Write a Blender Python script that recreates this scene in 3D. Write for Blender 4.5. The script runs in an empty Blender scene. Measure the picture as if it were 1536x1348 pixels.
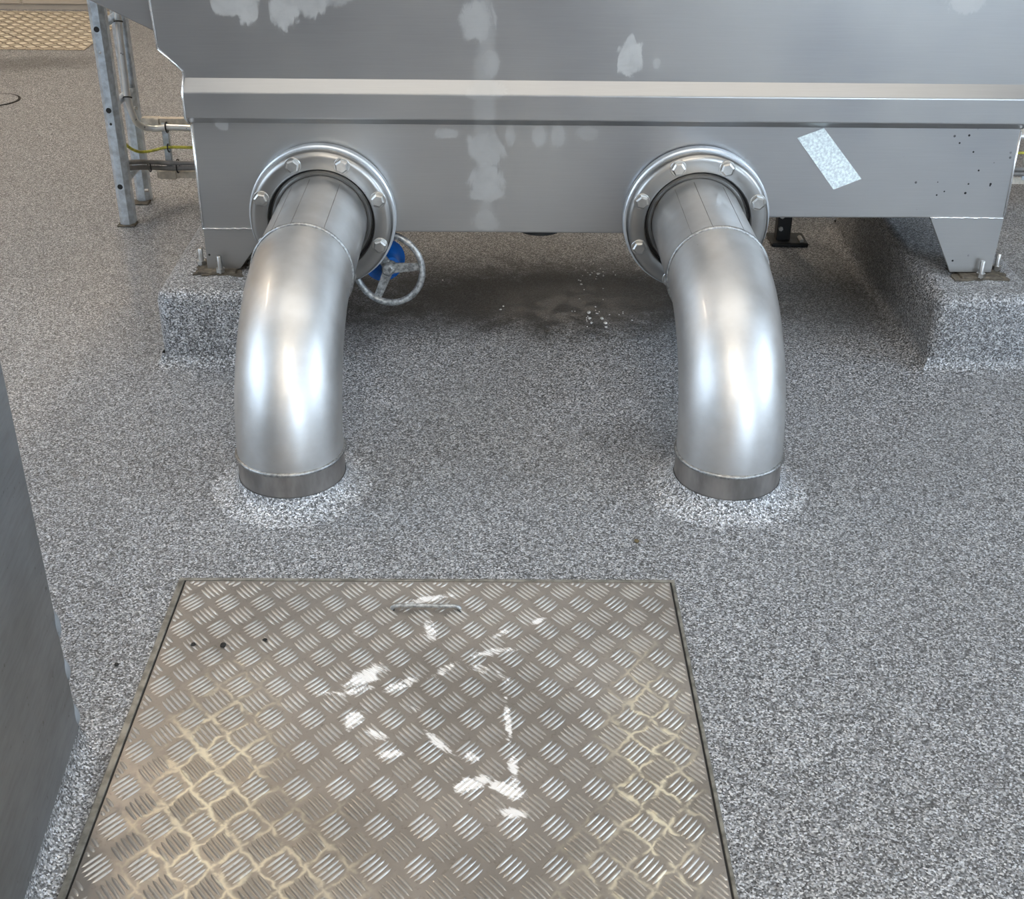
import bpy, bmesh, math, random
from mathutils import Vector, Matrix
PI = math.pi
random.seed(7)
scene = bpy.context.scene
C = scene.collection

# ------------------------------------------------------------------ camera
F_PX, CAM_H = 1876.7, 1.3823
PIT, YAW, ROL = math.radians(29.722), math.radians(0.688), math.radians(0.634)
fw = Vector((math.sin(YAW)*math.cos(PIT), math.cos(YAW)*math.cos(PIT), -math.sin(PIT)))
rt = Vector((math.cos(YAW), -math.sin(YAW), 0))
up = rt.cross(fw)
r2 = rt*math.cos(ROL) + up*math.sin(ROL)
u2 = -rt*math.sin(ROL) + up*math.cos(ROL)
cd = bpy.data.cameras.new('camera'); cam = bpy.data.objects.new('camera', cd); C.objects.link(cam)
cd.sensor_fit = 'HORIZONTAL'; cd.sensor_width = 36; cd.lens = F_PX/1536*36; cd.clip_start = .02
M = Matrix((r2, u2, -fw)).transposed().to_4x4(); M.translation = (0, 0, CAM_H)
cam.matrix_world = M
scene.camera = cam
CAMLOC = Vector((0, 0, CAM_H))
def at(px, py, axis, val):          # pixel -> point on a plane of the place
    d = fw + r2*((px-768)/F_PX) - u2*((py-674)/F_PX)
    return CAMLOC + d*((val-CAMLOC[axis])/d[axis])

# ------------------------------------------------------------------ world, exposure
w = bpy.data.worlds.new('world'); scene.world = w; w.use_nodes = True
w.node_tree.nodes['Background'].inputs[0].default_value = (.55, .65, .8, 1)
w.node_tree.nodes['Background'].inputs[1].default_value = .3
vs = scene.view_settings
vs.view_transform = 'Standard'; vs.look = 'None'; vs.gamma = 1; vs.use_curve_mapping = False
vs.exposure = 0.58
WIN_LEFT, WIN_RIGHT, WIN_REAR, CEIL_GLOW, LAMP, LAMP_BACK = 3.0, 4.6, 7.0, 1.9, 19.0, 28.0
CEIL_GLOW_COL = (1, .95, .87, 1)
WIN_COL, LAMP_COL, LAMP_WARM = (.66, .82, 1, 1), (1, .90, .77, 1), (1, .83, .64, 1)

# ------------------------------------------------------------------ node helpers
class NT:
    def __init__(s, name):
        s.m = bpy.data.materials.new(name); s.m.use_nodes = True
        s.t = s.m.node_tree; s.n = s.t.nodes; s.b = s.n['Principled BSDF']
    def new(s, t, **k):
        n = s.n.new(t)
        for a, v in k.items(): setattr(n, a, v)
        return n
    def link(s, a, b): s.t.links.new(a, b)
    def set(s, sock, v):
        if hasattr(v, 'is_output'): s.link(v, sock)
        else: sock.default_value = v
    def pos(s): return s.new('ShaderNodeNewGeometry').outputs['Position']
    def math(s, op, a, b=0.0, clamp=False):
        n = s.new('ShaderNodeMath', operation=op, use_clamp=clamp)
        s.set(n.inputs[0], a); s.set(n.inputs[1], b); return n.outputs[0]
    def noise(s, vec, scale, detail=3, rough=.5, dist=0):
        n = s.new('ShaderNodeTexNoise'); s.set(n.inputs['Vector'], vec)
        n.inputs['Scale'].default_value = scale; n.inputs['Detail'].default_value = detail
        n.inputs['Roughness'].default_value = rough; n.inputs['Distortion'].default_value = dist
        return n.outputs['Fac']
    def ramp(s, fac, stops, interp='LINEAR'):
        n = s.new('ShaderNodeValToRGB'); s.set(n.inputs[0], fac); e = n.color_ramp; e.interpolation = interp
        while len(e.elements) < len(stops): e.elements.new(.5)
        for el, (p, c) in zip(e.elements, stops):
            el.position = p; el.color = (c, c, c, 1) if isinstance(c, (int, float)) else (*c, 1)
        return n.outputs[0]
    def mix(s, fac, a, b, mode='MIX'):
        n = s.new('ShaderNodeMix', data_type='RGBA', blend_type=mode)
        s.set(n.inputs[0], fac); s.set(n.inputs[6], a); s.set(n.inputs[7], b); return n.outputs[2]
    def rng(s, v, a, b, c=0.0, d=1.0, smooth=True):
        n = s.new('ShaderNodeMapRange', interpolation_type='SMOOTHSTEP' if smooth else 'LINEAR')
        s.set(n.inputs[0], v)
        for i, x in enumerate((a, b, c, d)): n.inputs[i+1].default_value = x
        return n.outputs[0]
    def mapping(s, vec, loc=(0,0,0), rot=(0,0,0), sc=(1,1,1), kind='TEXTURE'):
        n = s.new('ShaderNodeMapping', vector_type=kind); s.set(n.inputs[0], vec)
        n.inputs[1].default_value = loc; n.inputs[2].default_value = rot; n.inputs[3].default_value = sc
        return n.outputs[0]
    def blobs(s, vec, lst, nz, k=.8, soft=.35):
        """lst of (loc, rot, radii, strength): union of ragged ellipses"""
        out = None
        for loc, rot, sc, st in lst:
            v = s.mapping(vec, loc, rot, sc)
            l = s.new('ShaderNodeVectorMath', operation='LENGTH'); s.link(v, l.inputs[0])
            d = s.math('ADD', l.outputs['Value'], s.math('MULTIPLY', s.math('SUBTRACT', nz, .5), k))
            mk = s.math('MULTIPLY', s.rng(d, 1, 1-soft), st)
            out = mk if out is None else s.math('MAXIMUM', out, mk)
        return out
    def bump(s, h, strength=.3, dist=.002):
        n = s.new('ShaderNodeBump'); n.inputs['Strength'].default_value = strength
        n.inputs['Distance'].default_value = dist; s.set(n.inputs['Height'], h)
        s.link(n.outputs[0], s.b.inputs['Normal']); return n
    def p(s, **k):
        for a, v in k.items(): s.set(s.b.inputs[a.replace('_', ' ')], v)
        return s
def col(r, g=None, b=None):
    return (r, r if g is None else g, r if b is None else b, 1)

def simple(name, c, rough=.5, metal=0, var=.15, scale=30, bump=0, coat=0, stretch=(1,1,1)):
    t = NT(name); ps = t.mapping(t.pos(), sc=stretch)
    nz = t.noise(ps, scale, 4, .6)
    cc = t.mix(t.rng(nz, .3, .7), col(*[x*(1-var) for x in c]), col(*[min(1, x*(1+var)) for x in c]))
    t.p(Base_Color=cc, Metallic=metal)
    t.p(Roughness=t.rng(nz, .2, .8, rough*.85, min(1, rough*1.15)))
    if coat: t.p(Coat_Weight=coat, Coat_Roughness=.09)
    if bump: t.bump(nz, bump, .003)
    return t.m

def speckle(name, gain=1.0, wet=True):
    t = NT(name); ps = t.pos()
    v = t.new('ShaderNodeTexVoronoi'); t.link(ps, v.inputs['Vector']); v.inputs['Scale'].default_value = 350
    sep = t.new('ShaderNodeSeparateColor'); t.link(v.outputs['Color'], sep.inputs[0])
    nf = t.noise(ps, 240, 2, .6)
    k = t.math('ADD', t.math('MULTIPLY', sep.outputs[0], .62), t.math('MULTIPLY', nf, .38))
    c = t.ramp(k, [(.18, .028*gain), (.36, .115*gain), (.52, .235*gain), (.68, .42*gain), (.86, .78*gain)])
    hue = t.mix(sep.outputs[1], col(.99, .98, .97), col(.93, .98, 1.06))
    c = t.mix(1.0, c, hue, 'MULTIPLY')
    big = t.noise(ps, 1.7, 4, .55)
    c = t.mix(t.rng(big, .35, .7, 0, .18), c, col(.15, .145, .14))
    wetm = None
    if wet:
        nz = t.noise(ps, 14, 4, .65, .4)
        dark = t.blobs(ps, [((.18, 3.42, 0), (0,0,0), (.17, .13, .5), .85), ((.15, 3.30, 0), (0,0,.02), (.95, .36, .5), .85),  # wet patch, then a wide one that also paints in the tank's shade
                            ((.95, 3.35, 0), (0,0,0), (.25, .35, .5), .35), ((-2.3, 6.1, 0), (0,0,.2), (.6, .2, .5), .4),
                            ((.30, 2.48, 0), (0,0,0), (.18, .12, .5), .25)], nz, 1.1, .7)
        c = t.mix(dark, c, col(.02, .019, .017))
        wetm = t.blobs(ps, [((-1.0, 3.4, 0), (0,0,0), (.42, .75, .5), 1.0), ((.2, 3.2, 0), (0,0,.3), (.35, .3, .5), 1.0)], nz, .8, .8)
        t.p(Roughness=t.math('SUBTRACT', t.rng(nf, .3, .7, .38, .52), t.math('MULTIPLY', wetm, .1)))
        t.p(Coat_Weight=t.math('MULTIPLY', wetm, t.rng(nz, .4, .6, .15, .8)), Coat_Roughness=.07)
        cb = t.new('ShaderNodeBump'); cb.inputs['Strength'].default_value = .25; cb.inputs['Distance'].default_value = .002
        t.link(t.noise(ps, 60, 3, .6), cb.inputs['Height']); t.link(cb.outputs[0], t.b.inputs['Coat Normal'])
    else:
        t.p(Roughness=t.rng(nf, .3, .7, .4, .55))
    t.p(Base_Color=c, Specular_IOR_Level=.5)
    t.bump(t.math('ADD', t.math('MULTIPLY', v.outputs['Distance'], -.9), nf), .45, .0022)
    return t.m

MAT = {}
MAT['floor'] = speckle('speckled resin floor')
MAT['cove'] = speckle('lighter speckled resin', 1.4, False)  # same resin mix with its colours brightened
MAT['wall'] = simple('beige painted block wall', (.46, .42, .37), .8, 0, .08, 3)
MAT['ceiling'] = simple('pale ceiling', (.55, .53, .50), .85, 0, .05, 2)

def tank_mat():
    t = NT('brushed tank steel'); ps = t.pos()
    nz = t.noise(ps, 28, 5, .6, .5)
    brush = t.noise(t.mapping(ps, sc=(6, 1, .12)), 60, 4, .6)
    big = t.noise(ps, 2.2, 3, .5)
    c = t.mix(t.rng(big, .3, .7), col(.345, .345, .35), col(.42, .41, .395))
    c = t.mix(t.rng(brush, .35, .7, 0, .12), c, col(.5, .5, .5))
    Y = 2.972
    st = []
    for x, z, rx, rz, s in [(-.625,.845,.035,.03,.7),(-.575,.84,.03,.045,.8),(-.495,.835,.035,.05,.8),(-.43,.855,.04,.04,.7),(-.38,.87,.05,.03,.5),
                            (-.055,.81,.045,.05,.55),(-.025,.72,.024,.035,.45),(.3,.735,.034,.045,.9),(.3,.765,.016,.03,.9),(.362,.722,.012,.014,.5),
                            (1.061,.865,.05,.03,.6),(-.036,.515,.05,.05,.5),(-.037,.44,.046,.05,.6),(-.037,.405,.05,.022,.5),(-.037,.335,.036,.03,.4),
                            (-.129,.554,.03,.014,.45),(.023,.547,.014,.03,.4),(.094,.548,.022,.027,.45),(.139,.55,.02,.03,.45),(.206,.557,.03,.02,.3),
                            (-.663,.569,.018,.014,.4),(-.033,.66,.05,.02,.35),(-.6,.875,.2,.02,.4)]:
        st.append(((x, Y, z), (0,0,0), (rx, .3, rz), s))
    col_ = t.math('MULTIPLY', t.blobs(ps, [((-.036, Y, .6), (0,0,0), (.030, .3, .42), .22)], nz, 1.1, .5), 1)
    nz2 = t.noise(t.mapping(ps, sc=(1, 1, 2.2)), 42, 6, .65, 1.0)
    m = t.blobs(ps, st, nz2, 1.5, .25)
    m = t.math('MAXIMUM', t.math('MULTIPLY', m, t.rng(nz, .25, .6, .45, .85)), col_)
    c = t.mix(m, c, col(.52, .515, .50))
    # dark spatter near the right leg
    v = t.new('ShaderNodeTexVoronoi'); t.link(ps, v.inputs['Vector']); v.inputs['Scale'].default_value = 55
    rnd = t.new('ShaderNodeSeparateColor'); t.link(v.outputs['Color'], rnd.inputs[0])
    dots = t.math('MULTIPLY', t.math('LESS_THAN', v.outputs['Distance'], .17), t.math('GREATER_THAN', rnd.outputs[0], .62))
    area = t.blobs(ps, [((1.12, Y, .45), (0,0,0), (.14, .3, .15), 1), ((1.12, Y, .28), (0,0,0), (.07, .3, .08), 1), ((-.68, Y, .26), (0,0,0), (.07, .3, .04), 1)], nz, .8, .3)
    c = t.mix(t.math('MULTIPLY', dots, area), c, col(.03, .03, .03))
    t.p(Base_Color=c, Metallic=t.math('SUBTRACT', .82, t.math('MULTIPLY', m, .5)))
    t.p(Roughness=t.math('ADD', t.rng(big, .3, .7, .30, .38), t.math('MULTIPLY', m, .2)))
    t.bump(brush, .04, .001)
    return t.m
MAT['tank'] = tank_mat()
MAT['tank_edge'] = simple('bright cut steel edge', (.8, .8, .8), .25, .9, .05)
def pipe_mat():
    t = NT('pickled stainless pipe'); ps = t.pos()
    big = t.noise(ps, 9, 4, .6)
    scr = t.noise(t.mapping(ps, sc=(1, 1, .2)), 70, 4, .65)
    c = t.mix(t.rng(big, .3, .7), col(.60, .595, .585), col(.70, .70, .70))
    c = t.mix(t.rng(scr, .68, .74, 0, .35), c, col(.3, .28, .25))
    t.p(Base_Color=c, Metallic=1.0, Roughness=t.rng(big, .25, .75, .43, .49), Coat_Weight=.45, Coat_Roughness=.05)
    t.bump(big, .05, .002)
    return t.m
MAT['pipe'] = pipe_mat()
MAT['stub'] = simple('stained stainless stub', (.36, .34, .325), .4, .95, .3, 16, stretch=(1,1,3))
MAT['flange'] = simple('pressed stainless flange', (.38, .37, .355), .34, 1, .05, 9)
MAT['pad'] = simple('bright ring flange', (.72, .76, .80), .35, .7, .06, 20)
MAT['rubber'] = simple('black rubber', (.015, .015, .015), .5)
MAT['bolt'] = simple('stainless bolt', (.52, .51, .49), .34, 1, .1, 60)
MAT['weld'] = simple('weld bead', (.36, .36, .355), .4, 1, .3, 150, .4)
MAT['galv'] = simple('galvanised steel', (.60, .66, .72), .36, .7, .2, 45)
MAT['galv_warm'] = simple('dusty galvanised steel', (.60, .55, .47), .5, .5, .2, 45)
MAT['conduit'] = simple('silver conduit', (.80, .80, .79), .3, .7, .08, 12)
MAT['grey_cable'] = simple('grey cable', (.20, .19, .18), .45)
MAT['black'] = simple('black plastic', (.012, .012, .012), .45)
MAT['yellow'] = simple('yellow green cable', (.50, .46, .06), .4, 0, .4, 60)
MAT['blue'] = simple('blue valve enamel', (.01, .13, .50), .3, 0, .15, 25, coat=.4)
MAT['iron'] = simple('worn cast iron', (.38, .39, .39), .42, .6, .5, 110, .3)
MAT['label'] = simple('pale worn foil', (.74, .83, .88), .75, .1, .22, 170, .3)
MAT['dirt'] = simple('black grit', (.015, .014, .012), .8)
MAT['brown'] = simple('brown grit', (.13, .10, .05), .8)
MAT['white'] = simple('white floor fleck', (.85, .85, .83), .4)
MAT['frame'] = simple('oxidised aluminium edging', (.27, .26, .23), .5, .7, .35, 40)
MAT['sealant'] = simple('clear grey sealant', (.22, .235, .25), .3, 0, .1, 40)
MAT['rust'] = simple('rusty mortar', (.10, .085, .065), .85, 0, .5, 60, .5)

PX, PY, GX, GY = .0645, .077, -.5582, 1.8475       # tread grid of the near cover
def tread_mat(name, marks=True, tint=(.36, .33, .30)):
    t = NT(name); ps = t.pos()
    nz = t.noise(ps, 22, 5, .65, .6); fine = t.noise(ps, 120, 3, .6)
    big = t.noise(ps, 3.5, 3, .5)
    c = t.mix(t.rng(big, .3, .7), col(*[x*.82 for x in tint]), col(*[x*1.15 for x in tint]))
    c = t.mix(t.rng(fine, .55, .8, 0, .5), c, col(.16, .14, .12))
    dull = None
    if marks:
        # tan crust that gathers round the bar groups, in two worn tracks
        s = t.new('ShaderNodeSeparateXYZ'); t.link(ps, s.inputs[0])
        a = t.math('DIVIDE', t.math('SUBTRACT', s.outputs[0], GX), PX); b = t.math('DIVIDE', t.math('SUBTRACT', s.outputs[1], GY), PY)
        wob = t.math('MULTIPLY', t.math('SUBTRACT', t.noise(ps, 26, 3, .5), .5), .75)
        def line(v):
            f = t.math('FRACT', t.math('ADD', t.math('ADD', v, 100.5), wob))
            return t.rng(t.math('ABSOLUTE', t.math('SUBTRACT', f, .5)), .5, .39, 1, 0)
        l1 = line(t.math('ADD', a, b)); l2 = line(t.math('SUBTRACT', a, b))
        grid = t.math('MAXIMUM', l1, l2)
        tracks = t.blobs(ps, [((-.43, 1.36, 0), (0,0,.03), (.13, .40, .5), 1), ((.235, 1.40, 0), (0,0,-.05), (.10, .42, .5), 1),
                              ((-.33, 1.15, 0), (0,0,0), (.2, .3, .5), .8), ((.17, 1.12, 0), (0,0,0), (.13, .3, .5), .7)], nz, .9, .75)
        crust = t.math('MULTIPLY', t.math('MULTIPLY', grid, tracks), t.rng(t.noise(ps, 34, 4, .6), .34, .52))
        crust2 = t.math('MULTIPLY', tracks, .22)
        c = t.mix(crust2, c, col(.55, .48, .37))
        c = t.mix(t.math('MULTIPLY', crust, .72), c, col(.84, .75, .54))
        sl = t.noise(t.mapping(ps, rot=(0,0,.9), sc=(.45, 2.2, 1)), 70, 4, .62, 1.2)
        W = []
        for ax_, ay_, bx_, by_, w_, s_ in [(505,1042,585,992,.030,1),(500,1048,565,1030,.016,.8),(572,1042,640,1014,.016,.8),(630,1028,705,985,.016,.7),(690,988,790,972,.015,.8),
              (735,962,765,944,.012,.8),(798,938,816,930,.010,1),(638,925,652,965,.018,.9),(600,908,690,893,.013,.9),(514,1094,550,1070,.024,1),(548,1098,588,1112,.013,.8),
              (565,1138,605,1130,.014,.8),(633,1096,684,1136,.011,1),(690,1130,724,1146,.016,.8),(756,1035,768,1135,.010,.85),(742,1000,772,1035,.014,.6),(676,1190,745,1162,.020,1),
              (730,1172,795,1204,.020,1),(748,1218,792,1226,.018,.9),(766,1130,776,1185,.012,.9),(520,965,548,940,.012,.5),(470,1045,510,1040,.010,.5),(600,1060,640,1070,.012,.5),(700,1000,740,1010,.02,.6)]:
            A_, B_ = at(ax_, ay_, 2, 0), at(bx_, by_, 2, 0); m_ = (A_+B_)/2; d_ = B_-A_
            W.append((m_.x, m_.y, d_.length/2+.012, w_*1.15, math.atan2(d_.y, d_.x), s_))
        wm = t.blobs(ps, [((x, y, 0), (0,0,r), (rx, ry, .5), s_) for x, y, rx, ry, r, s_ in W], nz, 1.2, .8)
        wm = t.rng(t.math('ADD', t.math('MULTIPLY', wm, .46), t.math('MULTIPLY', sl, .95)), .66, .90)
        c = t.mix(wm, c, col(.90, .88, .86)); dull = t.math('MAXIMUM', wm, crust)
    t.p(Base_Color=c, Metallic=.75 if dull is None else t.math('SUBTRACT', .78, t.math('MULTIPLY', dull, .7)))
    t.p(Roughness=t.rng(nz, .3, .7, .34, .48))
    t.bump(fine, .12, .0012)
    return t.m
MAT['tread'] = tread_mat('worn aluminium tread')
MAT['tread_bar'] = tread_mat('rubbed aluminium bars', True, (.46, .43, .395))
MAT['tread_far'] = tread_mat('far aluminium tread', False, (.36, .30, .23))
MAT['tread_far_bar'] = simple('far cream highlit bars', (.72, .66, .54), .4, .5, .1)  # cream highlights on the bars put into their colour
def cab_mat():
    t = NT('dull stainless cabinet'); ps = t.pos()
    nz = t.noise(ps, 5, 5, .6); br = t.noise(t.mapping(ps, sc=(1, 3, .4)), 50, 4, .6); sp = t.noise(ps, 90, 2, .5)
    c = t.mix(t.rng(nz, .3, .7), col(.20, .20, .20), col(.27, .275, .28))
    c = t.mix(t.rng(br, .5, .75, 0, .25), c, col(.22, .2, .18))
    c = t.mix(t.rng(sp, .70, .74, 0, .6), c, col(.10, .09, .08))
    t.p(Base_Color=c, Metallic=.8, Roughness=t.rng(br, .3, .7, .36, .46)); return t.m
MAT['cabinet'] = cab_mat()
def glow(name, c, s):
    t = NT(name); t.p(Base_Color=(0,0,0,1), Emission_Color=c, Emission_Strength=s); return t.m
MAT['win_left'] = glow('daylight left', WIN_COL, WIN_LEFT)
MAT['win_right'] = glow('daylight right', WIN_COL, WIN_RIGHT)
MAT['win_rear'] = glow('daylight rear', WIN_COL, WIN_REAR)
MAT['ceiling_glow'] = glow('added ceiling glow', CEIL_GLOW_COL, CEIL_GLOW)
MAT['lamp'] = glow('led tube', LAMP_COL, LAMP)
MAT['lamp_warm'] = glow('warm led tube', LAMP_WARM, LAMP_BACK)

# ------------------------------------------------------------------ object helpers
def tag(o, label=None, cat=None, group=None, kind=None):
    if label: o['label'] = label
    if cat: o['category'] = cat
    if group: o['group'] = group
    if kind: o['kind'] = kind
    return o
def origin(parent):
    v = Vector((0, 0, 0))
    while parent is not None: v += parent.location; parent = parent.parent
    return v
def obj(name, bm, mat, parent=None, smooth=False, base=None):
    """bm in place coordinates -> one mesh object; base = where its origin sits"""
    bmesh.ops.recalc_face_normals(bm, faces=bm.faces)
    o0 = origin(parent)
    loc = Vector(base) if base is not None else o0
    bmesh.ops.translate(bm, vec=-loc, verts=bm.verts)
    me = bpy.data.meshes.new(name); bm.to_mesh(me); bm.free()
    me.materials.append(MAT[mat] if isinstance(mat, str) else mat)
    if smooth: me.shade_smooth() if smooth is True else me.shade_smooth()
    o = bpy.data.objects.new(name, me); C.objects.link(o)
    o.parent = parent; o.location = loc - o0
    if smooth == 'auto':
        me.set_sharp_from_angle(angle=math.radians(38))
    return o
def thing(name, loc, label, cat, group=None):
    o = bpy.data.objects.new(name, None); C.objects.link(o); o.location = loc; o.empty_display_size = .05
    return tag(o, label, cat, group)
def inst(src, loc, parent=None, rot=None):
    o = src.copy(); C.objects.link(o); o.parent = parent
    o.location = Vector(loc) - origin(parent)
    if rot is not None: o.rotation_euler = rot
    return o
def copy_tree(o, parent=None):
    c = o.copy(); C.objects.link(c); c.parent = parent
    for ch in list(o.children): copy_tree(ch, c)
    return c
def NB(): return bmesh.new()
def box(bm, a, b, bev=0, seg=1):
    v = [bm.verts.new((x, y, z)) for x in (a[0], b[0]) for y in (a[1], b[1]) for z in (a[2], b[2])]
    f = [bm.faces.new([v[i] for i in q]) for q in ((0,1,3,2),(4,6,7,5),(0,4,5,1),(2,3,7,6),(0,2,6,4),(1,5,7,3))]
    if bev:
        es = list({e for ff in f for e in ff.edges})
        bmesh.ops.bevel(bm, geom=es, offset=bev, segments=seg, affect='EDGES', profile=.5)
    return bm
def prism(bm, pts, axis, a, b, bev=0, seg=1):
    """2-D outline pushed along an axis: axis 1 -> pts are (x,z), 0 -> (y,z), 2 -> (x,y)"""
    def P(p, t): return {0: (t, p[0], p[1]), 1: (p[0], t, p[1]), 2: (p[0], p[1], t)}[axis]
    A = [bm.verts.new(P(p, a)) for p in pts]; B = [bm.verts.new(P(p, b)) for p in pts]
    n = len(pts)
    f = [bm.faces.new(A), bm.faces.new(B[::-1])] + [bm.faces.new((A[i], B[i], B[(i+1) % n], A[(i+1) % n])) for i in range(n)]
    if bev:
        bmesh.ops.recalc_face_normals(bm, faces=f)
        bmesh.ops.bevel(bm, geom=list({e for ff in f for e in ff.edges}), offset=bev, segments=seg, affect='EDGES', profile=.5)
    return bm
def tube(bm, pts, r, n=16, cap=True, closed=False):
    pts = [Vector(p) for p in pts]; m = len(pts); rs = r if isinstance(r, (list, tuple)) else [r]*m
    rings = []; prev = None
    for i in range(m):
        if closed: t = pts[(i+1) % m]-pts[i-1]
        else: t = pts[min(i+1, m-1)]-pts[max(i-1, 0)]
        t.normalize()
        if prev is None: u = t.orthogonal().normalized()
        else: u = (prev-t*prev.dot(t)).normalized()
        prev = u; v = t.cross(u)
        rings.append([bm.verts.new(pts[i]+(u*math.cos(2*PI*k/n)+v*math.sin(2*PI*k/n))*rs[i]) for k in range(n)])
    for i in range(m if closed else m-1):
        a, b = rings[i], rings[(i+1) % m]
        if closed and i == m-1:      # find best twist
            j = min(range(n), key=lambda s: (a[0].co-b[s].co).length); b = b[j:]+b[:j]
        for k in range(n): bm.faces.new((a[k], a[(k+1) % n], b[(k+1) % n], b[k]))
    if cap and not closed: bm.faces.new(rings[0][::-1]); bm.faces.new(rings[-1])
    return bm
def lathe(bm, prof, o, ax, n=64, closed=False):
    """prof of (radius, distance along ax) spun round the axis through o"""
    o = Vector(o); ax = Vector(ax).normalized(); u = ax.orthogonal().normalized(); v = ax.cross(u)
    rings = []
    for r, d in prof:
        if r < 1e-6: rings.append([bm.verts.new(o+ax*d)])
        else: rings.append([bm.verts.new(o+ax*d+(u*math.cos(2*PI*k/n)+v*math.sin(2*PI*k/n))*r) for k in range(n)])
    m = len(rings)
    for i in range(m if closed else m-1):
        a, b = rings[i], rings[(i+1) % m]
        for k in range(n):
            q = []
            for vv in (a[k % len(a)], a[(k+1) % len(a)], b[(k+1) % len(b)], b[k % len(b)]):
                if vv not in q: q.append(vv)
            if len(q) > 2: bm.faces.new(q)
    return bm
def smooth_path(pts, sub=6):
    pts = [Vector(p) for p in pts]; out = []
    for i in range(len(pts)-1):
        p0, p1, p2, p3 = pts[max(i-1, 0)], pts[i], pts[i+1], pts[min(i+2, len(pts)-1)]
        L = (p2-p1).length; m1 = (p2-p0).normalized()*L; m2 = (p3-p1).normalized()*L
        for k in range(sub):
            t = k/sub; t2 = t*t; t3 = t2*t
            out.append(p1*(2*t3-3*t2+1)+m1*(t3-2*t2+t)+p2*(-2*t3+3*t2)+m2*(t3-t2))
    return out+[pts[-1]]

# ------------------------------------------------------------------ room
X0, X1, Y0, Y1, H = -4.2, 4.6, -3.8, 7.44, 3.7
tag(obj('floor', box(NB(), (X0-.2, Y0-.2, -.2), (X1+.2, Y1+.2, 0)), 'floor'), kind='structure')
tag(obj('ceiling', box(NB(), (X0-.2, Y0-.2, H), (X1+.2, Y1+.2, H+.15)), 'ceiling'), kind='structure')
wb = tag(obj('wall_back', box(NB(), (X0-.2, Y1+.01, 0), (X1+.2, Y1+.2, H)), 'wall'), kind='structure')
blk = None
for r in range(3):
    for i in range(8):
        x = -3.95+i*.41+(.2 if r % 2 else 0)
        if blk is None: blk = obj('wall_block', box(NB(), (x+.004, Y1-.002, .03), (x+.402, Y1+.02, .222), .003), 'wall', wb, base=(x, Y1, .03))
        else: inst(blk, (x, Y1, .03+r*.2), wb)
tag(obj('wall_left', box(NB(), (X0-.2, Y0, 0), (X0, Y1, H)), 'wall'), kind='structure')
tag(obj('wall_right', box(NB(), (X1, Y0, 0), (X1+.2, Y1, H)), 'wall'), kind='structure')
tag(obj('wall_front', box(NB(), (X0-.2, Y0-.2, 0), (X1+.2, Y0, H)), 'wall'), kind='structure')
def window(n, c, ax, wdt, hgt, mat):
    """a daylight window set on a wall; ax 'x' = on a side wall, 'y' = on the front wall"""
    def B(a0, a1, z0, z1, d0, d1):
        if ax == 'x': return box(NB(), (c[0]+min(d0, d1), c[1]+a0, c[2]+z0), (c[0]+max(d0, d1), c[1]+a1, c[2]+z1))
        return box(NB(), (c[0]+a0, c[1]+min(d0, d1), c[2]+z0), (c[0]+a1, c[1]+max(d0, d1), c[2]+z1))
    s = 1 if (ax == 'y' or c[0] < 0) else -1
    root = tag(obj(f'window_{n}', B(-wdt/2, wdt/2, -hgt/2, hgt/2, s*.004, s*.02), mat), kind='structure')
    for a0, a1, z0, z1 in ((-wdt/2-.06, -wdt/2, -hgt/2, hgt/2), (wdt/2, wdt/2+.06, -hgt/2, hgt/2), (-wdt/2-.06, wdt/2+.06, hgt/2, hgt/2+.06),
                           (-wdt/2-.06, wdt/2+.06, -hgt/2-.06, -hgt/2), (-.025, .025, -hgt/2, hgt/2)):
        obj('window_frame', B(a0, a1, z0, z1, 0, s*.05), 'ceiling', root)
window(1, (X0, .4, 2.2), 'x', 4.2, 2.4, 'win_left')
window(2, (X1, 1.1, 2.2), 'x', 2.6, 2.4, 'win_right')
window(3, (3.2, Y0, 2.1), 'y', 2.4, 2.4, 'win_rear')
glow_panel = tag(obj('window_4', box(NB(), (-1.4, 1.75, H-.02), (2.2, 2.75, H-.004)), 'ceiling_glow'), kind='structure')  # glowing panel added overhead to brighten the rib and pipe tops
for a, b in (((-1.46, 1.69), (-1.4, 2.81)), ((2.2, 1.69), (2.26, 2.81)), ((-1.4, 1.69), (2.2, 1.75)), ((-1.4, 2.75), (2.2, 2.81)), ((.37, 1.75), (.43, 2.75))):
    obj('window_frame', box(NB(), (*a, H-.05), (*b, H)), 'ceiling', glow_panel)
def ceiling_lamp(x, y, warm=False):
    t = thing('ceiling_light', (x, y, H-.12), 'long slim strip light hung under the ceiling above the frame', 'lamp', 'strip lights under the ceiling')
    obj('housing', box(NB(), (x-.085, y-.62, H-.104), (x+.085, y+.62, H-.04), .006), 'ceiling', t)
    obj('diffuser', box(NB(), (x-.075, y-.58, H-.125), (x+.075, y+.58, H-.104), .004), 'lamp_warm' if warm else 'lamp', t)
    for dy in (-.5, .5): obj('hanger', tube(NB(), [(x, y+dy, H-.04), (x, y+dy, H)], .006, 8), 'galv', t)
for x in (-.45, .55):
    for y in (-2.9, -1.5, -.1): ceiling_lamp(x, y)
for x, y in ((-3.2, 3.6), (-3.2, 5.1), (-1.9, 5.1), (-1.9, 6.6), (.6, 6.4)): ceiling_lamp(x, y, True)

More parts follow.
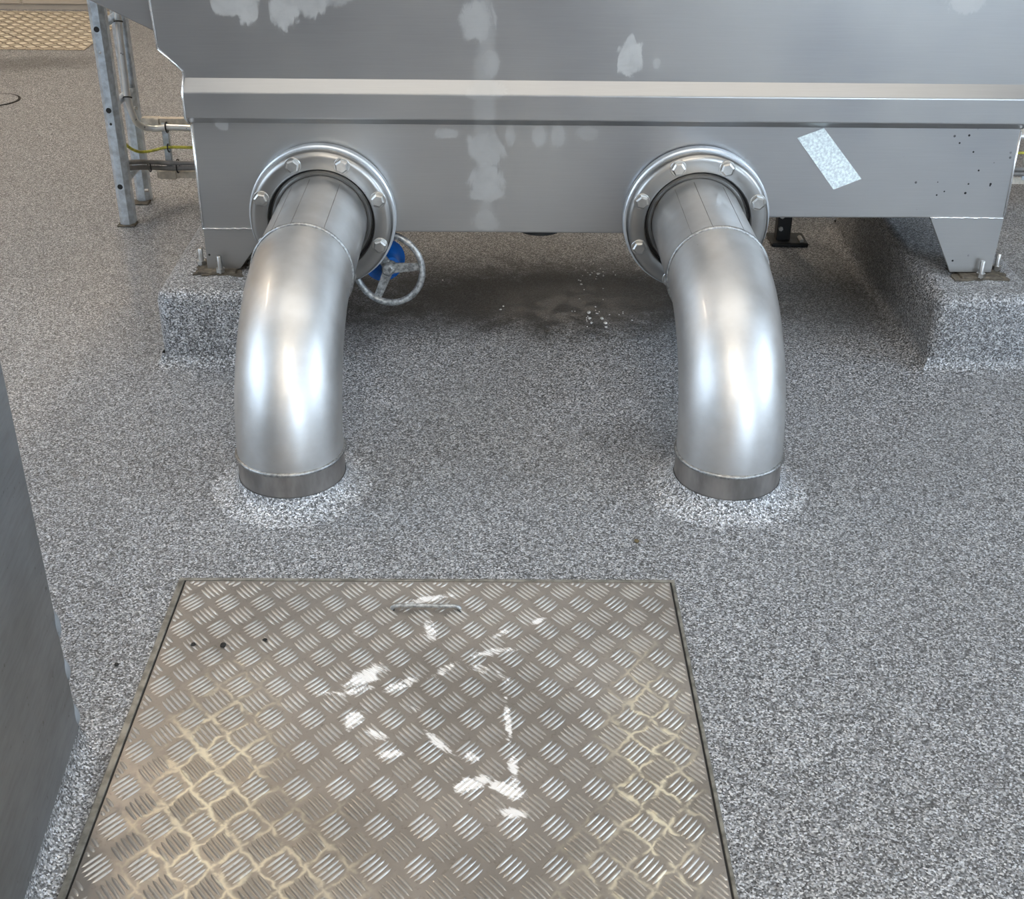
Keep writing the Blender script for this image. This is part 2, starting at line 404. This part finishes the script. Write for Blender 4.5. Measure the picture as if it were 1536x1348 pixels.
# ------------------------------------------------------------------ steel tank on legs
TY, TB = 2.972, 3.74
tank = thing('steel_tank', (.25, 3.25, .2), 'large grey brushed steel tank with a folded rib along its front, raised on legs', 'tank')
outline = [(-.737,.306),(.45,.306),(.45,.349),(1.250,.352),(1.247,.575),(1.247,.695),(1.298,.745),(1.305,.86),(1.305,1.55),
           (-.803,1.55),(-.798,.855),(-.793,.745),(-.741,.695),(-.735,.575)]
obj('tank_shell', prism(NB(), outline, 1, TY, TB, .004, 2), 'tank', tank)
rib = obj('stiffening_rib', prism(NB(), [(TY+.002,.682),(TY-.030,.653),(TY-.030,.594),(TY+.002,.574)], 0, -.741, 1.252, .0025, 2), 'tank', tank)
def edge(pts): obj('plate_edge', tube(NB(), pts, .0028, 8), 'tank_edge', tank, True)
e = TY+.001
edge([(-.803,e,1.5),(-.798,e,.855),(-.793,e,.745)]); edge([(-.793,e,.745),(-.741,e,.695)])
edge([(-.741,e,.693),(-.741,TY-.03,.653),(-.741,TY-.03,.594),(-.741,e,.574)])
edge([(-.736,e,.57),(-.737,e,.31)]); edge([(1.250,e,.355),(1.247,e,.57)])
# sloping chute on the tank's left side
ch = obj('side_chute', prism(NB(), [(-.80,.777),(-1.30,1.02),(-1.30,1.5),(-.80,1.5)], 1, 3.0, TB-.02, .003), 'tank', tank)
# weld along the leg joint, flange under the tank, foil label
def leg(pts, yy, sx):
    L = obj('leg', prism(NB(), pts, 1, yy, yy+.008, .0015), 'tank', tank)
    xo = pts[0][0] if sx < 0 else pts[1][0]
    obj('leg_return', prism(NB(), [(xo, pts[2][1]), (xo+.006*-sx, pts[2][1]), (xo+.006*-sx, pts[0][1]), (xo, pts[0][1])], 1, yy+.007, yy+.11), 'tank', L)
    return L
lz = .206
legs = [leg([(-.737,lz),(-.655,lz),(-.575,.312),(-.737,.312)], TY-.001, -1), leg([(1.141,lz+.004),(1.246,lz+.004),(1.250,.356),(1.064,.356)], TY-.001, 1),
        leg([(-.737,lz),(-.655,lz),(-.575,.312),(-.737,.312)], TB-.008, -1), leg([(1.141,lz+.004),(1.246,lz+.004),(1.250,.356),(1.064,.356)], TB-.008, 1)]
for i, (a, b, z) in enumerate(((-.737, -.58, .313), (1.066, 1.249, .354))):
    n = 26
    obj('weld_seam', tube(NB(), [(a+(b-a)*k/n, TY-.002, z+random.uniform(-.001, .001)) for k in range(n+1)], [random.uniform(.0016, .003) for k in range(n+1)], 6), 'tank_edge', legs[i], True)
def anchor(x, y, z, h, par):
    t = obj('anchor_bolt', tube(NB(), [(x, y, z-.01), (x, y, z+h-.002), (x, y, z+h)], [.0065, .0065, .005], 12), 'bolt', par, 'auto')
    obj('nut', lathe(NB(), [(0, z), (.0115, z), (.0115, z+.010), (0, z+.010)], (x, y, 0), (0,0,1), 6), 'bolt', t)
def foot(i, x0, x1, bolts):
    y0, y1 = TY-.034, TY+.07
    cx_, cy_ = (x0+x1)/2, (y0+y1)/2; hx_, hy_ = (x1-x0)/2, (y1-y0)/2; ring = []
    for k in range(40):       # ragged mortar bed
        a = 2*PI*k/40; q_ = max(abs(math.cos(a)), abs(math.sin(a))); m_ = random.uniform(.86, 1.12)
        ring.append((cx_+hx_*math.cos(a)/q_*m_, cy_+hy_*math.sin(a)/q_*m_))
    obj('mortar_bed', prism(NB(), ring, 2, .199, .2035), 'rust', legs[i])
    obj('base_plate', box(NB(), (x0+.014, y0+.006, .2), (x1-.014, y1, .2075), .002), 'rust', legs[i])
    for x, y in bolts: anchor(x, y, .207, .042, legs[i])
foot(0, -.772, -.648, [(-.700, TY-.022), (-.758, TY+.03)])
foot(1, 1.15, 1.28, [(1.212, TY-.022), (1.270, TY+.03)])
bm = NB(); q = [at(px, py, 1, TY-.001) for px, py in ((1196,207),(1236,192),(1292,268),(1250,284))]
prism(bm, [(v.x, v.z) for v in q], 1, TY-.0025, TY+.001)
tag(obj('foil_label', bm, 'label', tank), 'pale blue-white worn foil patch stuck on at a slant')
obj('outlet_flange', lathe(NB(), [(0, 0), (.055, 0), (.055, -.016), (.03, -.016), (.03, -.02), (0, -.02)], (.10, TY+.07, .309), (0,0,1), 32), 'black', tank)

# ------------------------------------------------------------------ plinths, collars
def plinth(x0, x1, y0, y1, label, bev=.03):
    bm = NB(); box(bm, (x0, y0, -.02), (x1, y1, .2))
    es = [ed for ed in bm.edges if not all(v.co.z < 0 for v in ed.verts)]
    bmesh.ops.bevel(bm, geom=es, offset=bev, segments=4, affect='EDGES', profile=.5)
    t = thing('plinth', ((x0+x1)/2, y0, 0), label, 'plinth', 'resin coated plinths under the tank')
    obj('plinth_block', bm, 'floor', t, 'auto')
    # cove round the foot
    r = .035
    bm = NB(); rows = []
    N = 6
    for k in range(N+1):
        a = PI/2*k/N; d = r-r*math.sin(a); z = r-r*math.cos(a)     # d: out from face
        d = r*(1-math.sin(a)); z = r*(1-math.cos(a))
        rows.append([bm.verts.new(p) for p in ((x0-d, y0-d, z+.0005), (x1+d, y0-d, z+.0005), (x1+d, y1+d, z+.0005), (x0-d, y1+d, z+.0005))])
    for a, b in zip(rows, rows[1:]):
        for i in range(4): bm.faces.new((a[i], a[(i+1) % 4], b[(i+1) % 4], b[i]))
    obj('cove', bm, 'floor', t, 'auto')
plinth(-.842, -.54, 2.835, 3.80, 'grey speckled resin plinth under the tank leg behind the left pipe')
plinth(1.075, 1.335, 2.835, 3.86, 'grey speckled resin plinth under the tapered tank leg at the right')

# ------------------------------------------------------------------ pipe elbows
RP, ZC, BY, AY, NZ, NY = .1095, .353, 2.2665, 2.5826-2.2665, .088, 2.5826
def elbow(x, label):
    t = thing('pipe_elbow', (x, BY, 0), label, 'pipe', 'steel outlet pipes bending into the floor')
    n = 28
    path = [(x, BY+AY*(1-math.cos(PI/2*k/n)), NZ+(ZC-NZ)*math.sin(PI/2*k/n)) for k in range(n+1)]
    obj('bend', tube(NB(), path, RP, 64, False), 'pipe', t, True)
    obj('floor_stub', tube(NB(), [(x, BY, -.01), (x, BY, NZ)], RP+.0008, 64, False), 'stub', t, True)
    nk = obj('neck', tube(NB(), [(x, NY, ZC), (x, 2.97, ZC)], RP+.0005, 64, False), 'pipe', t, True)
    for k in range(3):      # long seam of the neck
        a = math.radians((62, 100, 125)[k])
        obj('seam', tube(NB(), [(x+(RP+.0004)*math.cos(a), NY+.005, ZC+(RP+.0004)*math.sin(a)), (x+(RP+.0004)*math.cos(a), 2.90, ZC+(RP+.0004)*math.sin(a))], .0009, 6), 'stub', nk)
    def bead(c, u, v):
        m = 96
        pts = [Vector(c)+(Vector(u)*math.cos(2*PI*k/m)+Vector(v)*math.sin(2*PI*k/m))*(RP+.0008) for k in range(m)]
        obj('weld_bead', tube(NB(), pts, [.0042+.0010*random.random() for k in range(m)], 8, closed=True), 'weld', t, True)
    bead((x, NY, ZC), (1,0,0), (0,0,1)); bead((x, BY, NZ), (1,0,0), (0,1,0))
    # flange: pressed loose ring, rubber gap, collar, bright ring behind
    c = (x, 0, ZC); ax = (0, 1, 0)
    obj('collar', lathe(NB(), [(RP+.001, 2.925), (RP+.004, 2.922), (.119, 2.919), (.123, 2.923), (.123, 2.94), (RP+.001, 2.94)], c, ax, 72, True), 'flange', t, 'auto')
    obj('gasket', lathe(NB(), [(.1105, 2.93), (.134, 2.93), (.134, 2.952), (.1105, 2.952)], c, ax, 72, True), 'rubber', t, 'auto')
    fl = obj('flange', lathe(NB(), [(.1285, 2.935), (.1285, 2.9135), (.1305, 2.9095), (.135, 2.908), (.158, 2.908), (.165, 2.9095), (.170, 2.914), (.1725, 2.922), (.1725, 2.936)], c, ax, 96, True), 'flange', t, 'auto')
    obj('ring_flange', lathe(NB(), [(.12, 2.966), (.12, 2.938), (.176, 2.938), (.179, 2.941), (.179, 2.963), (.177, 2.966)], c, ax, 96, True), 'pad', t, 'auto')
    src = None
    for k in range(8):
        a = math.radians(22.5+45*k); p = (x+.1515*math.cos(a), 2.908, ZC+.1515*math.sin(a))
        if src is None:
            bm = NB(); lathe(bm, [(0, -.0145), (.0125, -.0145), (.0165, -.0115), (.0165, -.002), (0, -.002)], p, (0,1,0), 6)
            src = obj('bolt', bm, 'bolt', fl, False, p)
            wsh = obj('washer', lathe(NB(), [(0, -.0028), (.0185, -.0028), (.0195, -.0018), (.0195, .001), (0, .001)], p, (0,1,0), 28), 'bolt', None, 'auto', p)
            wsh.parent = fl; wsh.location = Vector(p)-origin(fl)
        else:
            inst(src, p, fl, (0, random.uniform(0, 1), 0)); inst(wsh, p, fl)
    return t
PL, PR = -.4335, .4805
elbow(PL, 'curved stainless pipe with bolted flange, the one beside the grey hand wheel')
elbow(PR, 'curved stainless pipe with bolted flange, the one nearer the slanted foil patch')
def collar(x, label):
    prof = []
    n = 7
    for k in range(n+1):
        a = PI/2*k/n; prof.append((RP+.002+.058*(1-math.sin(a)), .0006+.034*(1-math.cos(a))))
    bm = lathe(NB(), prof, (x, BY, 0), (0,0,1), 72)
    for v in bm.verts:
        d = Vector((v.co.x-x, v.co.y-BY)); r_ = d.length
        if r_ > RP+.01:
            a = math.atan2(d.y, d.x); k = 1+.05*math.sin(2*a+x)+.035*math.sin(3*a+1+5*x)
            d2 = d.normalized()*(RP+(r_-RP)*k); v.co.x = x+d2.x; v.co.y = BY+d2.y
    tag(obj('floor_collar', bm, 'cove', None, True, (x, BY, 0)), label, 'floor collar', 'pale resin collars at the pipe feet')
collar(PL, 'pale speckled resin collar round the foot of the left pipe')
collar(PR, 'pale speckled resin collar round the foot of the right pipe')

# ------------------------------------------------------------------ gate valve under the tank
hub = at(583, 403, 1, TY+.014)
ang = math.radians(12)
ax = Vector((-math.sin(ang), -math.cos(ang), .10)).normalized()       # wheel faces this way
vt = thing('gate_valve', (hub.x, hub.y+.1, 0), 'blue gate valve with a grey spoked hand wheel half hidden by the left flange', 'valve')
ux = Vector((0,0,1)).cross(ax).normalized(); uz = ax.cross(ux)
RW = .0885
wh = obj('hand_wheel', tube(NB(), [hub+(ux*math.cos(2*PI*k/48)+uz*math.sin(2*PI*k/48))*RW for k in range(48)], .0085, 12, closed=True), 'iron', vt, True)
hc = hub-ax*.006
obj('wheel_hub', lathe(NB(), [(0, .020), (.012, .020), (.017, .014), (.018, -.012), (0, -.012)], hc, ax, 24), 'iron', wh, 'auto')
for a in (8, 128, 248):
    a = math.radians(a) ; d = ux*math.cos(a)+uz*math.sin(a)
    s = d.cross(ax)
    bm = NB(); vv = []
    for tt, w_, th in ((.012, .0125, .006), (RW-.004, .0095, .005)):
        cc = hc+d*tt
        vv.append([bm.verts.new(cc+s*sx*w_+ax*sz*th) for sx, sz in ((-1,-1),(1,-1),(1,1),(-1,1))])
    for i in range(4): bm.faces.new((vv[0][i], vv[0][(i+1) % 4], vv[1][(i+1) % 4], vv[1][i]))
    bm.faces.new(vv[0]); bm.faces.new(vv[1])
    bmesh.ops.bevel(bm, geom=list(bm.edges), offset=.002, segments=2, affect='EDGES')
    obj('spoke', bm, 'iron', wh)
obj('stem', tube(NB(), [hub+ax*.012, hub-ax*.05], .009, 14), 'iron', vt, 'auto')
bdir = Vector((-.45, 1, -.05)).normalized()
b0 = hub+Vector((.004, .03, -.004))
obj('bonnet', lathe(NB(), [(0, 0), (.022, 0), (.026, .01), (.030, .03), (.045, .045), (.056, .05), (.056, .064), (.05, .066), (.045, .11), (0, .11)], b0, bdir, 28), 'blue', vt, 'auto')
bc = b0+bdir*.15
obj('valve_body', lathe(NB(), [(0,-.08),(.06,-.08),(.06,-.066),(.045,-.064),(.05,0),(.045,.04),(.06,.042),(.06,.056),(0,.056)], bc, (1,0,0), 32), 'blue', vt, 'auto')
obj('outlet_pipe', tube(NB(), [(bc.x, bc.y+.0, .3055), (bc.x, bc.y, bc.z+.05)], .03, 20), 'stub', vt, 'auto')

# ------------------------------------------------------------------ black support foot behind the right flange
fp = at(1172, 362, 2, 0)
ft = thing('support_foot', (fp.x, fp.y, 0), 'small black steel support foot under the tank behind the right flange', 'support')
obj('post', box(NB(), (fp.x-.022, fp.y-.02, .01), (fp.x+.022, fp.y+.02, .345), .003), 'black', ft)
obj('foot_plate', box(NB(), (fp.x-.04, fp.y-.05, 0), (fp.x+.075, fp.y+.05, .012), .003), 'black', ft)
for dx, dz in ((-.012, .05), (-.012, .09), (.055, .015)):
    obj('bolt', lathe(NB(), [(0, -.028 if dz > .02 else -.04), (.007, -.028 if dz > .02 else -.04), (.007, 0), (0, 0)], (fp.x+dx, fp.y, dz), (0,1,0), 6), 'bolt', ft)

# ------------------------------------------------------------------ near tread cover
CX0, CX1, CY0, CY1 = -.5842, .3224, .93, 1.9157
tr = NB()
def bar_(bm, x0, y0, x1, y1, z0, z1):
    box(bm, (x0, y0, z0), (x1, y1, z1), .0008)
bar_(tr, CX0-.014, CY1+.002, CX1+.010, CY1+.009, -.03, .003); bar_(tr, CX0-.010, CY0-.009, CX1+.010, CY0-.002, -.03, .003)
bar_(tr, CX0-.014, CY0-.002, CX0-.003, CY1+.002, -.03, .003); bar_(tr, CX1+.003, CY0-.002, CX1+.009, CY1+.002, -.03, .003)
tag(obj('trim_1', tr, 'frame'), kind='structure')
tag(obj('trim_2', box(NB(), (CX0-.003, CY0-.002, -.03), (CX1+.003, CY1+.002, .0006)), 'black'), kind='structure')
cov = thing('floor_cover', ((CX0+CX1)/2, (CY0+CY1)/2, 0), 'worn aluminium tread plate cover with white scuffs set in the floor in front', 'cover')
ZP = .0032
obj('plate', box(NB(), (CX0+.0005, CY0, .0007), (CX1-.0005, CY1-.0008, ZP), .0006), 'tread', cov)
def bar(bm, c, d, L, wd=.0031, h=.0026, z=ZP):
    """one lens-shaped raised bar: centre c, direction d, half length L"""
    s = Vector((-d.y, d.x, 0)); n = 6; top = []
    for k in range(n+1):
        t = -1+2*k/n; ww = wd*math.sqrt(max(0, 1-abs(t)**2.4)); hh = h*(1-abs(t)**3)
        p = Vector((c.x, c.y, z))+d*(L*t)
        top.append((p, ww, hh))
    prev = None
    for p, ww, hh in top:
        if ww < 1e-5: ring = [bm.verts.new(p-Vector((0,0,.0005)))]
        else: ring = [bm.verts.new(p+s*(ww*a)+Vector((0,0,hh*b-.0004))) for a, b in ((-1, 0), (-.62, .72), (0, 1), (.62, .72), (1, 0))]
        if prev:
            if len(prev) == 1:
                for i in range(4): bm.faces.new((prev[0], ring[i], ring[i+1]))
            elif len(ring) == 1:
                for i in range(4): bm.faces.new((prev[i], ring[0], prev[i+1]))
            else:
                for i in range(4): bm.faces.new((prev[i], ring[i], ring[i+1], prev[i+1]))
        prev = ring
def bars_of(cx, cy, sg):
    d = Vector((.645*sg, .765, 0)).normalized(); s = Vector((.645, -.765*sg, 0)).normalized()
    out = []
    for k in range(-2, 3):
        L = (.0205, .0235, .0245, .0235, .0205)[k+2]
        out.append((Vector((cx, cy, 0))+s*(k*.0088), d, L))
    return out
def clip(c, d, L, x0, x1, y0, y1):
    a, b = -L, L
    for i, (lo, hi) in ((0, (x0, x1)), (1, (y0, y1))):
        t0, t1 = sorted(((lo-c[i])/d[i], (hi-c[i])/d[i])); a = max(a, t0); b = min(b, t1)
    if b-a < .006: return None
    return c+d*((a+b)/2), d, (b-a)/2
hnd = [at(588, 913, 2, ZP), at(690, 914, 2, ZP)]
def tread_field(x0, x1, y0, y1, gx, gy):
    cells = []
    for sg, ox, oy in ((1, 0, 0), (-1, PX/2, PY/2)):
        for i in range(int((x0-gx)/PX)-2, int((x1-gx)/PX)+3):
            for j in range(int((y0-gy)/PY)-2, int((y1-gy)/PY)+3):
                cx, cy = gx+ox+i*PX, gy+oy+j*PY
                if not (x0-.03 < cx < x1+.03 and y0-.03 < cy < y1+.03): continue
                raw = bars_of(cx, cy, sg)
                bl = [b for b in (clip(c, d, L, x0+.002, x1-.002, y0+.002, y1-.002) for c, d, L in raw) if b]
                if bl: cells.append((cx, cy, sg, bl, all(abs(b[2]-r[2]) < 1e-6 for b, r in zip(bl, raw)) and len(bl) == 5))
    return cells
cells = tread_field(CX0, CX1, CY0, CY1, GX, GY)
def seen(c):      # nearest the camera and inside the picture first
    d = Vector((c[0], c[1], 0))-CAMLOC; z = d.dot(fw); X = 768+F_PX*d.dot(r2)/z; Y = 674-F_PX*d.dot(u2)/z
    return (0 if (-20 < X < 1556 and Y < 1375) else 1, -len(c[3]), z)
cells.sort(key=seen)
src = {}
rest = NB()
for i, (cx, cy, sg, bl, full) in enumerate(cells):
    if i < 300:
        if full and sg in src: inst(src[sg], (cx, cy, 0), cov)
        else:
            bm = NB()
            for b in bl: bar(bm, *b)
            o = obj('tread_bars', bm, 'tread_bar', cov, True, (cx, cy, 0))
            if full: src[sg] = o
    else:
        for b in bl: bar(rest, *b)
tag(obj('tread_bars_remaining', rest, 'tread_bar', cov, True), kind='stuff')
ha, hb = hnd; zr = .0095
hr = obj('lift_handle', tube(NB(), smooth_path([ha+Vector((0,0,-.002)), ha+Vector((.001,0,.004)), ha+Vector((.007,0,zr-.0025)), ha+Vector((.014,0,zr-.0015)), hb+Vector((-.014,0,zr-.0015)), hb+Vector((-.007,0,zr-.0025)), hb+Vector((-.001,0,.004)), hb+Vector((0,0,-.002))], 5), .0036, 12), 'iron', cov, True)
for p in (ha, hb):
    obj('handle_hole', lathe(NB(), [(0, .0002), (.0052, .0002), (.0052, -.0015), (0, -.0015)], (p.x, p.y-.003, ZP), (0,0,1), 20), 'black', hr)

# ------------------------------------------------------------------ far tread plate by the back wall
FX0, FX1, FY0, FY1 = -3.6, -2.07, 6.40, 7.38
far = thing('floor_cover', ((FX0+FX1)/2, (FY0+FY1)/2, 0), 'brownish tread plate on the floor against the far wall', 'cover')
obj('plate', box(NB(), (FX0, FY0, .0006), (FX1, FY1, ZP), .0008), 'tread_far', far)
bm = NB()
for c in tread_field(FX0, FX1, FY0, FY1, -3.0, 7.0):
    for b in c[3]: bar(bm, *b)
tag(obj('tread_bars_field', bm, 'tread_far_bar', far), kind='stuff')

# ------------------------------------------------------------------ steel cabinet at left, resin cove at its foot
ca, cb = at(124, 1110, 2, 0), at(50, 1348, 2, 0)
dirn = (cb-ca).normalized(); cc_ = ca+dirn*1.25
lft = Vector((-dirn.y, dirn.x, 0)); lft = -lft if lft.x > 0 else lft
pts = [(ca.x, ca.y), (cc_.x, cc_.y), (cc_.x+lft.x*.7, cc_.y+lft.y*.7), (ca.x+lft.x*.7, ca.y+lft.y*.7)]
cab = thing('steel_cabinet', (sum(p[0] for p in pts)/4, sum(p[1] for p in pts)/4, 0), 'dull grey steel cabinet side cut off by the left edge of the picture', 'cabinet')
obj('cabinet_body', prism(NB(), pts, 2, .0005, .80, .006, 3), 'cabinet', cab)
for z0, z1 in ((.03, .08), (.12, .17), (.20, .26)):
    n = 8
    obj('sealant_smear', tube(NB(), [(ca.x-.003, ca.y-.003, z0+(z1-z0)*k/n) for k in range(n+1)], [.001+.0075*math.sin(PI*k/n) for k in range(n+1)], 10), 'sealant', cab, True)
bm = NB(); rows = []
for k in range(6):
    a = PI/2*k/5; d = .03*(1-math.sin(a)); z = .0006+.03*(1-math.cos(a))
    r = [ca-dirn*d+Vector((0,0,z))-lft*d, cc_-lft*d+Vector((0,0,z))]
    r = [ca-dirn*d+lft*.7+Vector((0,0,z))]+r
    rows.append([bm.verts.new(p) for p in r])
for a, b in zip(rows, rows[1:]):
    for i in range(2): bm.faces.new((a[i], a[i+1], b[i+1], b[i]))
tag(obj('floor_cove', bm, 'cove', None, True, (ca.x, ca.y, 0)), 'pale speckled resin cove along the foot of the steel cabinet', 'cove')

# ------------------------------------------------------------------ upright cable ladder
LX, LYF, LYB = -1.200, 3.85, 4.10
lad = thing('cable_ladder', (LX, (LYF+LYB)/2, 0), 'upright galvanised cable ladder standing left of the tank', 'cable ladder')
def rail(y, s, x):
    t_ = .003
    o_ = [(-.021,.036),(-.020,.010),(-.009,0),(.012,0),(.025,.018),(.025,.045)]
    i_ = [(.022,.045),(.022,.019),(.0108,.003),(-.008,.003),(-.017,.0115),(-.018,.036)]
    return obj('rail', prism(NB(), [(x+a, y+s*b) for a, b in o_+i_], 2, .002, 1.9), 'galv', lad)
rf = rail(LYF, 1, LX); rbk = rail(LYB-.012, 1, LX-.008)
for z in (.132, .372, .612, .852, 1.092, 1.332, 1.572, 1.812):
    rg = obj('rung', lathe(NB(), [(.0105, -.002), (.0125, -.002), (.0125, LYB-LYF+.002), (.0085, LYB-LYF+.002), (.0085, -.002)], (LX, LYF, z), (0,1,0), 20, True), 'galv', lad, 'auto')
    obj('rung_bore', lathe(NB(), [(0, .0005), (.0086, .0005), (.0086, .05), (0, .05)], (LX, LYF-.002, z), (0,1,0), 20), 'black', rg)
for z in (.33, .545, .70): obj('rivet', lathe(NB(), [(0, -.002), (.004, -.001), (.004, .001), (0, .001)], (LX, LYF, z), (0,1,0), 10), 'black' if z < .4 else 'bolt', lad)
obj('rail_shoe', box(NB(), (LX-.028, LYF-.006, 0), (LX+.03, LYF+.04, .006), .002), 'rust', lad)
obj('rail_shoe', box(NB(), (LX-.040, LYB-.04, 0), (LX+.018, LYB+.006, .006), .002), 'rust', lad)
for z in (.045, .32): obj('bolt', lathe(NB(), [(0, 0), (.006, 0), (.006, .012), (0, .012)], (LX+.009, LYB-.02, z), (1,0,0), 6), 'bolt', lad)

# ------------------------------------------------------------------ lying cable ladder that runs behind the tank
HY = 4.10
hz = thing('cable_tray', (.4, HY, .1), 'low horizontal cable ladder running right behind the tank', 'cable ladder')
hx0, hx1 = LX+.025, 2.6
for z in (.272, .098):
    s = 1 if z > .2 else -1
    o_ = [(-.012, -.012*s), (-.012, .012*s), (.014, .012*s), (.014, .009*s), (-.009, .009*s), (-.009, -.012*s)]
    obj('rail', prism(NB(), [(HY+a, z+b) for a, b in o_], 0, hx0+(.03 if s < 0 else 0), hx1), 'galv_warm', hz)
x = at(252, 220, 1, HY).x
while x < hx1:
    obj('rung', box(NB(), (x-.011, HY-.013, .10), (x+.011, HY+.004, .272), .002), 'galv', hz); x += .26
# legs of the tray behind the tank
for x in (-.5, .9, 2.3): obj('tray_leg', box(NB(), (x-.015, HY+.004, 0), (x+.015, HY+.03, .29), .002), 'galv', hz)
for z, x in ((.272, -1.165), (.098, -1.13)): obj('end_cap', box(NB(), (x-.008, HY-.016, z-.016), (x+.05, HY+.016, z+.014), .003), 'galv_warm', hz)

# ------------------------------------------------------------------ cables
def cable(name, label, cat, pts, r, mat, ties=(), n=12, sub=6):
    pts = smooth_path(pts, sub)
    base = pts[-1]
    o = obj(name, tube(NB(), pts, r, n), mat, None, True, base)
    tag(o, label, cat, 'cables on the cable ladders')
    for c, d, rr in ties:
        d = Vector(d).normalized(); u = d.orthogonal().normalized(); v = d.cross(u)
        obj('cable_tie', tube(NB(), [Vector(c)+(u*math.cos(2*PI*k/20)+v*math.sin(2*PI*k/20))*rr for k in range(20)], .0022, 6, closed=True), 'black', o, True)
    return o
def A(px, py, y): return at(px, py, 1, y)
ca_ = [A(168, 15, 3.975), A(173, 60, 3.975), A(180, 115, 3.975), A(184, 146, 3.98), A(192, 172, 4.0), A(206, 187, 4.04), A(226, 193, 4.068), A(250, 191, 4.074)]
dx_ = max(0, -1.1755-min(p.x for p in ca_[:4])); ca_ = [p+Vector((dx_ if k < 5 else dx_*.4, 0, 0)) for k, p in enumerate(ca_)]
top = ca_[0]
cable('conduit', 'thin bright silver conduit bending from the upright ladder to the low one', 'conduit',
      [(top.x, top.y, 1.85), (top.x, top.y, 1.2)]+ca_+[(-.9, 4.074, .253), (.6, 4.074, .252), (2.5, 4.074, .252)],
      .0105, 'conduit', [(A(170, 32, 3.975)+Vector((dx_, 0, 0)), (0,.3,1), .0125), (A(184, 146, 3.98)+Vector((dx_, 0, 0)), (0,.4,1), .0125), (A(250, 191, 4.078), (1,0,.1), .0165)])
tb = A(183, 60, 4.03); tb.x = max(tb.x, -1.1735)
cable('conduit', 'thick dull grey conduit standing straight up inside the upright ladder', 'conduit',
      [(tb.x, tb.y, 1.85), (tb.x, tb.y, .9), (tb.x, tb.y, .6), (tb.x, tb.y, .40)], .0125, 'galv')
cable('earth_cable', 'thin yellow-green earth cable sagging across to the low ladder', 'cable',
      [A(183, 208, 3.97), A(190, 218, 4.0), A(206, 227, 4.05), A(222, 227, 4.075), A(250, 221, 4.08), A(285, 221, 4.08), (.4, HY-.02, .194), (2.5, HY-.02, .196)],
      .0048, 'yellow', [(A(253, 222, 4.085), (1,0,.1), .013)], 10)
for k, lab in enumerate(('upper of the two dark grey cables strapped to the low ladder', 'lower of the two dark grey cables strapped to the low ladder')):
    cable('power_cable', lab, 'cable', [(LX+.004, LYF+.1, .180-.0185*k), (LX+.03, LYF+.17, .161-.0185*k), (LX+.08, HY-.034, .145-.0185*k), (-1.06, HY-.028, .1415-.0175*k), (-.9, HY-.022, .142-.016*k), (.5, HY-.022, .14-.016*k), (2.5, HY-.022, .142-.016*k)],
          .008, 'grey_cable', [((LX+.045, LYF+.195, .138), (1,.6,0), .017)] if k == 0 else [((-1.072, HY-.014, .128), (1,0,0), .022)])

# ------------------------------------------------------------------ small things on the floor
def crumb(px, py, r, mat, label, z=0, name='grit_crumb', cat='grit'):
    p = at(px, py, 2, z); bm = NB(); bmesh.ops.create_icosphere(bm, subdivisions=2, radius=r)
    rs = random.Random(px)
    for v in bm.verts: v.co *= rs.uniform(.75, 1.2); v.co.z *= .45
    bmesh.ops.translate(bm, vec=(p.x, p.y, z+r*.3), verts=bm.verts)
    tag(obj(name, bm, mat, None, True, (p.x, p.y, z)), label, cat)
crumb(175, 997, .0045, 'dirt', 'small black crumb on the floor between cabinet and tread cover')
crumb(955, 812, .006, 'brown', 'small brown crumb on the floor in front of the right pipe')
crumb(397, 960, .0042, 'dirt', 'small black crumb on the tread cover below its top left part', ZP+.001)
crumb(290, 967, .005, 'dirt', 'smear of black grit near the left edge of the tread cover', ZP+.001)
crumb(335, 968, .006, 'dirt', 'smear of black grit between bars left of the black crumb', ZP+.001)
dp = at(2, 155, 2, 0)
dr = thing('floor_drain', (dp.x-.05, dp.y+.05, 0), 'round dark drain lid on the far floor at the left edge', 'drain')
obj('lid', lathe(NB(), [(0, .001), (.10, .001), (.10, .004), (0, .004)], (dp.x-.05, dp.y+.05, 0), (0,0,1), 40), 'floor', dr, 'auto')
obj('lid_rim', lathe(NB(), [(.10, .0005), (.11, .0005), (.11, .003), (.10, .003)], (dp.x-.05, dp.y+.05, 0), (0,0,1), 40, True), 'dirt', dr, 'auto')
bm = NB(); rs = random.Random(5)  # tiny white blobs scattered on the floor
spots = [(883,468,5),(884,477,4),(887,484,3),(903,477,4),(908,484,4),(909,490,3),(893,460,2),(897,410,4),(885,412,2),(872,426,3),(868,420,2),(905,414,2),(878,405,2),(948,480,2),(751,464,3),(755,459,2),(664,420,2)]
spots += [(rs.gauss(890, 22), rs.gauss(470 if k % 2 else 412, 9), 1.5) for k in range(34)]
for px, py, s in spots:
    p = at(px, py, 2, .001); q = NB()
    m = bmesh.ops.create_icosphere(bm, subdivisions=1, radius=1)['verts']
    sc = s*.0012
    for v in m: v.co = Vector((v.co.x*sc*rs.uniform(.7, 1.6)+p.x, v.co.y*sc*rs.uniform(1, 2.4)+p.y, v.co.z*.0012+.001))
o = obj('white_flecks', bm, 'white', None, True, at(890, 470, 2, 0))
tag(o, 'scatter of tiny white flecks on the dark floor under the tank', 'spatter', kind='stuff')
